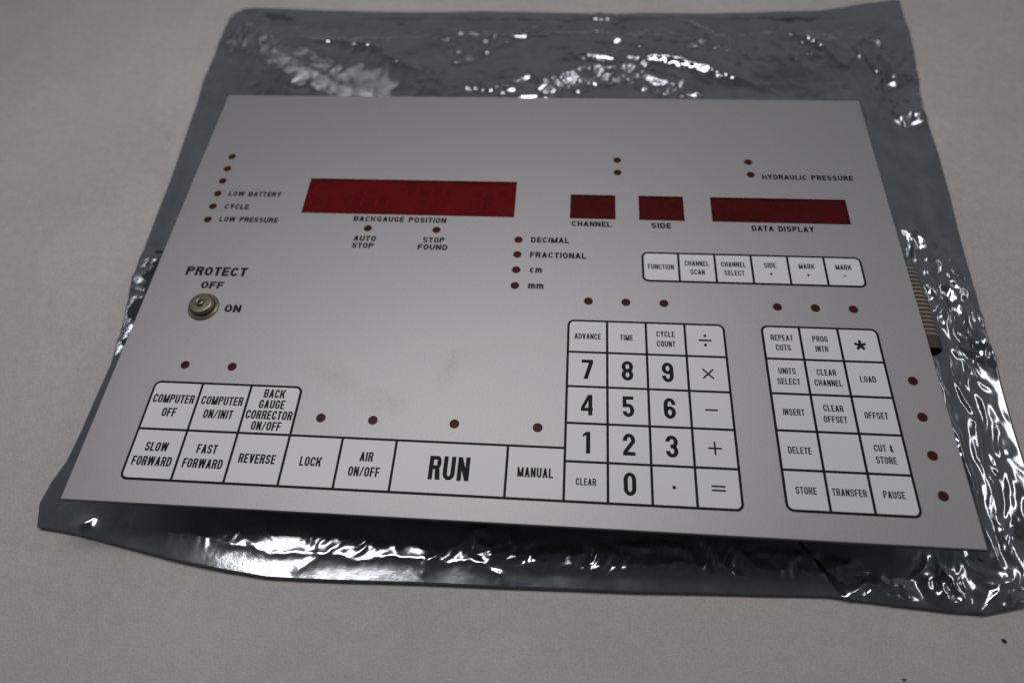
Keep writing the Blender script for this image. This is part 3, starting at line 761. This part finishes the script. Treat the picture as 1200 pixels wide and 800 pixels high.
# ---- ribbon cable looping out from under the right edge
def ribbon():
    nw = 40; pw = 0.00127; y1 = py(-0.440)
    mb = MB()
    prof = []
    x0 = px(1.478) - 0.020; zc = 0.0175; rr = 0.0042; xc = px(1.478) + 0.0078
    for i in range(5): prof.append((x0 + (xc - x0) * i / 5, zc + rr))
    for i in range(17): a = math.radians(90 - 180 * i / 16); prof.append((xc + rr * math.cos(a), zc + rr * math.sin(a)))
    for i in range(1, 6): prof.append((xc - (xc - x0) * i / 5, zc - rr))
    sub = 5
    cols = []
    for wv in range(nw):
        for j in range(sub): cols.append((y1 - (wv + j / sub) * pw, 0.00055 * math.sin(math.pi * j / sub) ** 0.7 if j else 0.0, wv))
    cols.append((y1 - nw * pw, 0.0, nw - 1))
    for (y, t, wv) in cols:
        dx = 0.0022 * math.sin((y1 - y) / (nw * pw) * 2.2) - 0.0015
        for i, (x, z) in enumerate(prof):
            a = prof[min(i + 1, len(prof) - 1)]; b = prof[max(i - 1, 0)]
            tx, tz = a[0] - b[0], a[1] - b[1]; L_ = math.hypot(tx, tz)
            nx_, nz_ = -tz / L_, tx / L_
            mb.v.append((x + nx_ * t + dx * (i / 10 if i < 10 else 1), y, z + nz_ * t))
    k = len(prof)
    for c_ in range(len(cols) - 1):
        wv = cols[c_][2]; j = c_ % sub
        dark = 1 if (j in (0, 4) or (wv >= 34) or wv % 2 == 0) else 0
        for i in range(k - 1):
            mb.f.append((c_ * k + i, c_ * k + i + 1, (c_ + 1) * k + i + 1, (c_ + 1) * k + i)); mb.m.append(dark)
    mb.build('ribbon_cable', [M_wire, M_wire_dark], panel, smooth=True)
ribbon()

# ================================================================== crumbs on the sheet
def crumb(x, y, rx, ry, ang, seed, label):
    rnd = random.Random(seed); mb = MB(); P = []
    for i in range(14):
        a = 2 * math.pi * i / 14; k = rnd.uniform(0.75, 1.15)
        P.append((math.cos(a) * rx * k, math.sin(a) * ry * k))
    ca, sa = math.cos(ang), math.sin(ang)
    P = [(p * ca - q * sa, p * sa + q * ca) for p, q in P]
    mb.add([(p, q, -0.001) for p, q in P] + [(p * 0.75, q * 0.75, ry * 0.6) for p, q in P] + [(0, 0, ry * 0.8)],
           [(i, (i + 1) % 14, 14 + (i + 1) % 14, 14 + i) for i in range(14)] + [(14 + i, 14 + (i + 1) % 14, 28) for i in range(14)])
    o = mb.build('crumb', M_crumb, None, (x, y, -0.0004), smooth=True)
    o['label'] = label; o['category'] = 'crumb'
crumb((1.533 - 0.739) * S, (-1.109 + 0.5) * S, 0.0011, 0.00055, -0.9, 1, 'dark elongated crumb on the grey sheet nearest the lower right corner')
crumb((1.368 - 0.739) * S, (-1.174 + 0.5) * S, 0.0007, 0.0004, 0.2, 2, 'smaller dark crumb on the grey sheet by the bottom edge')
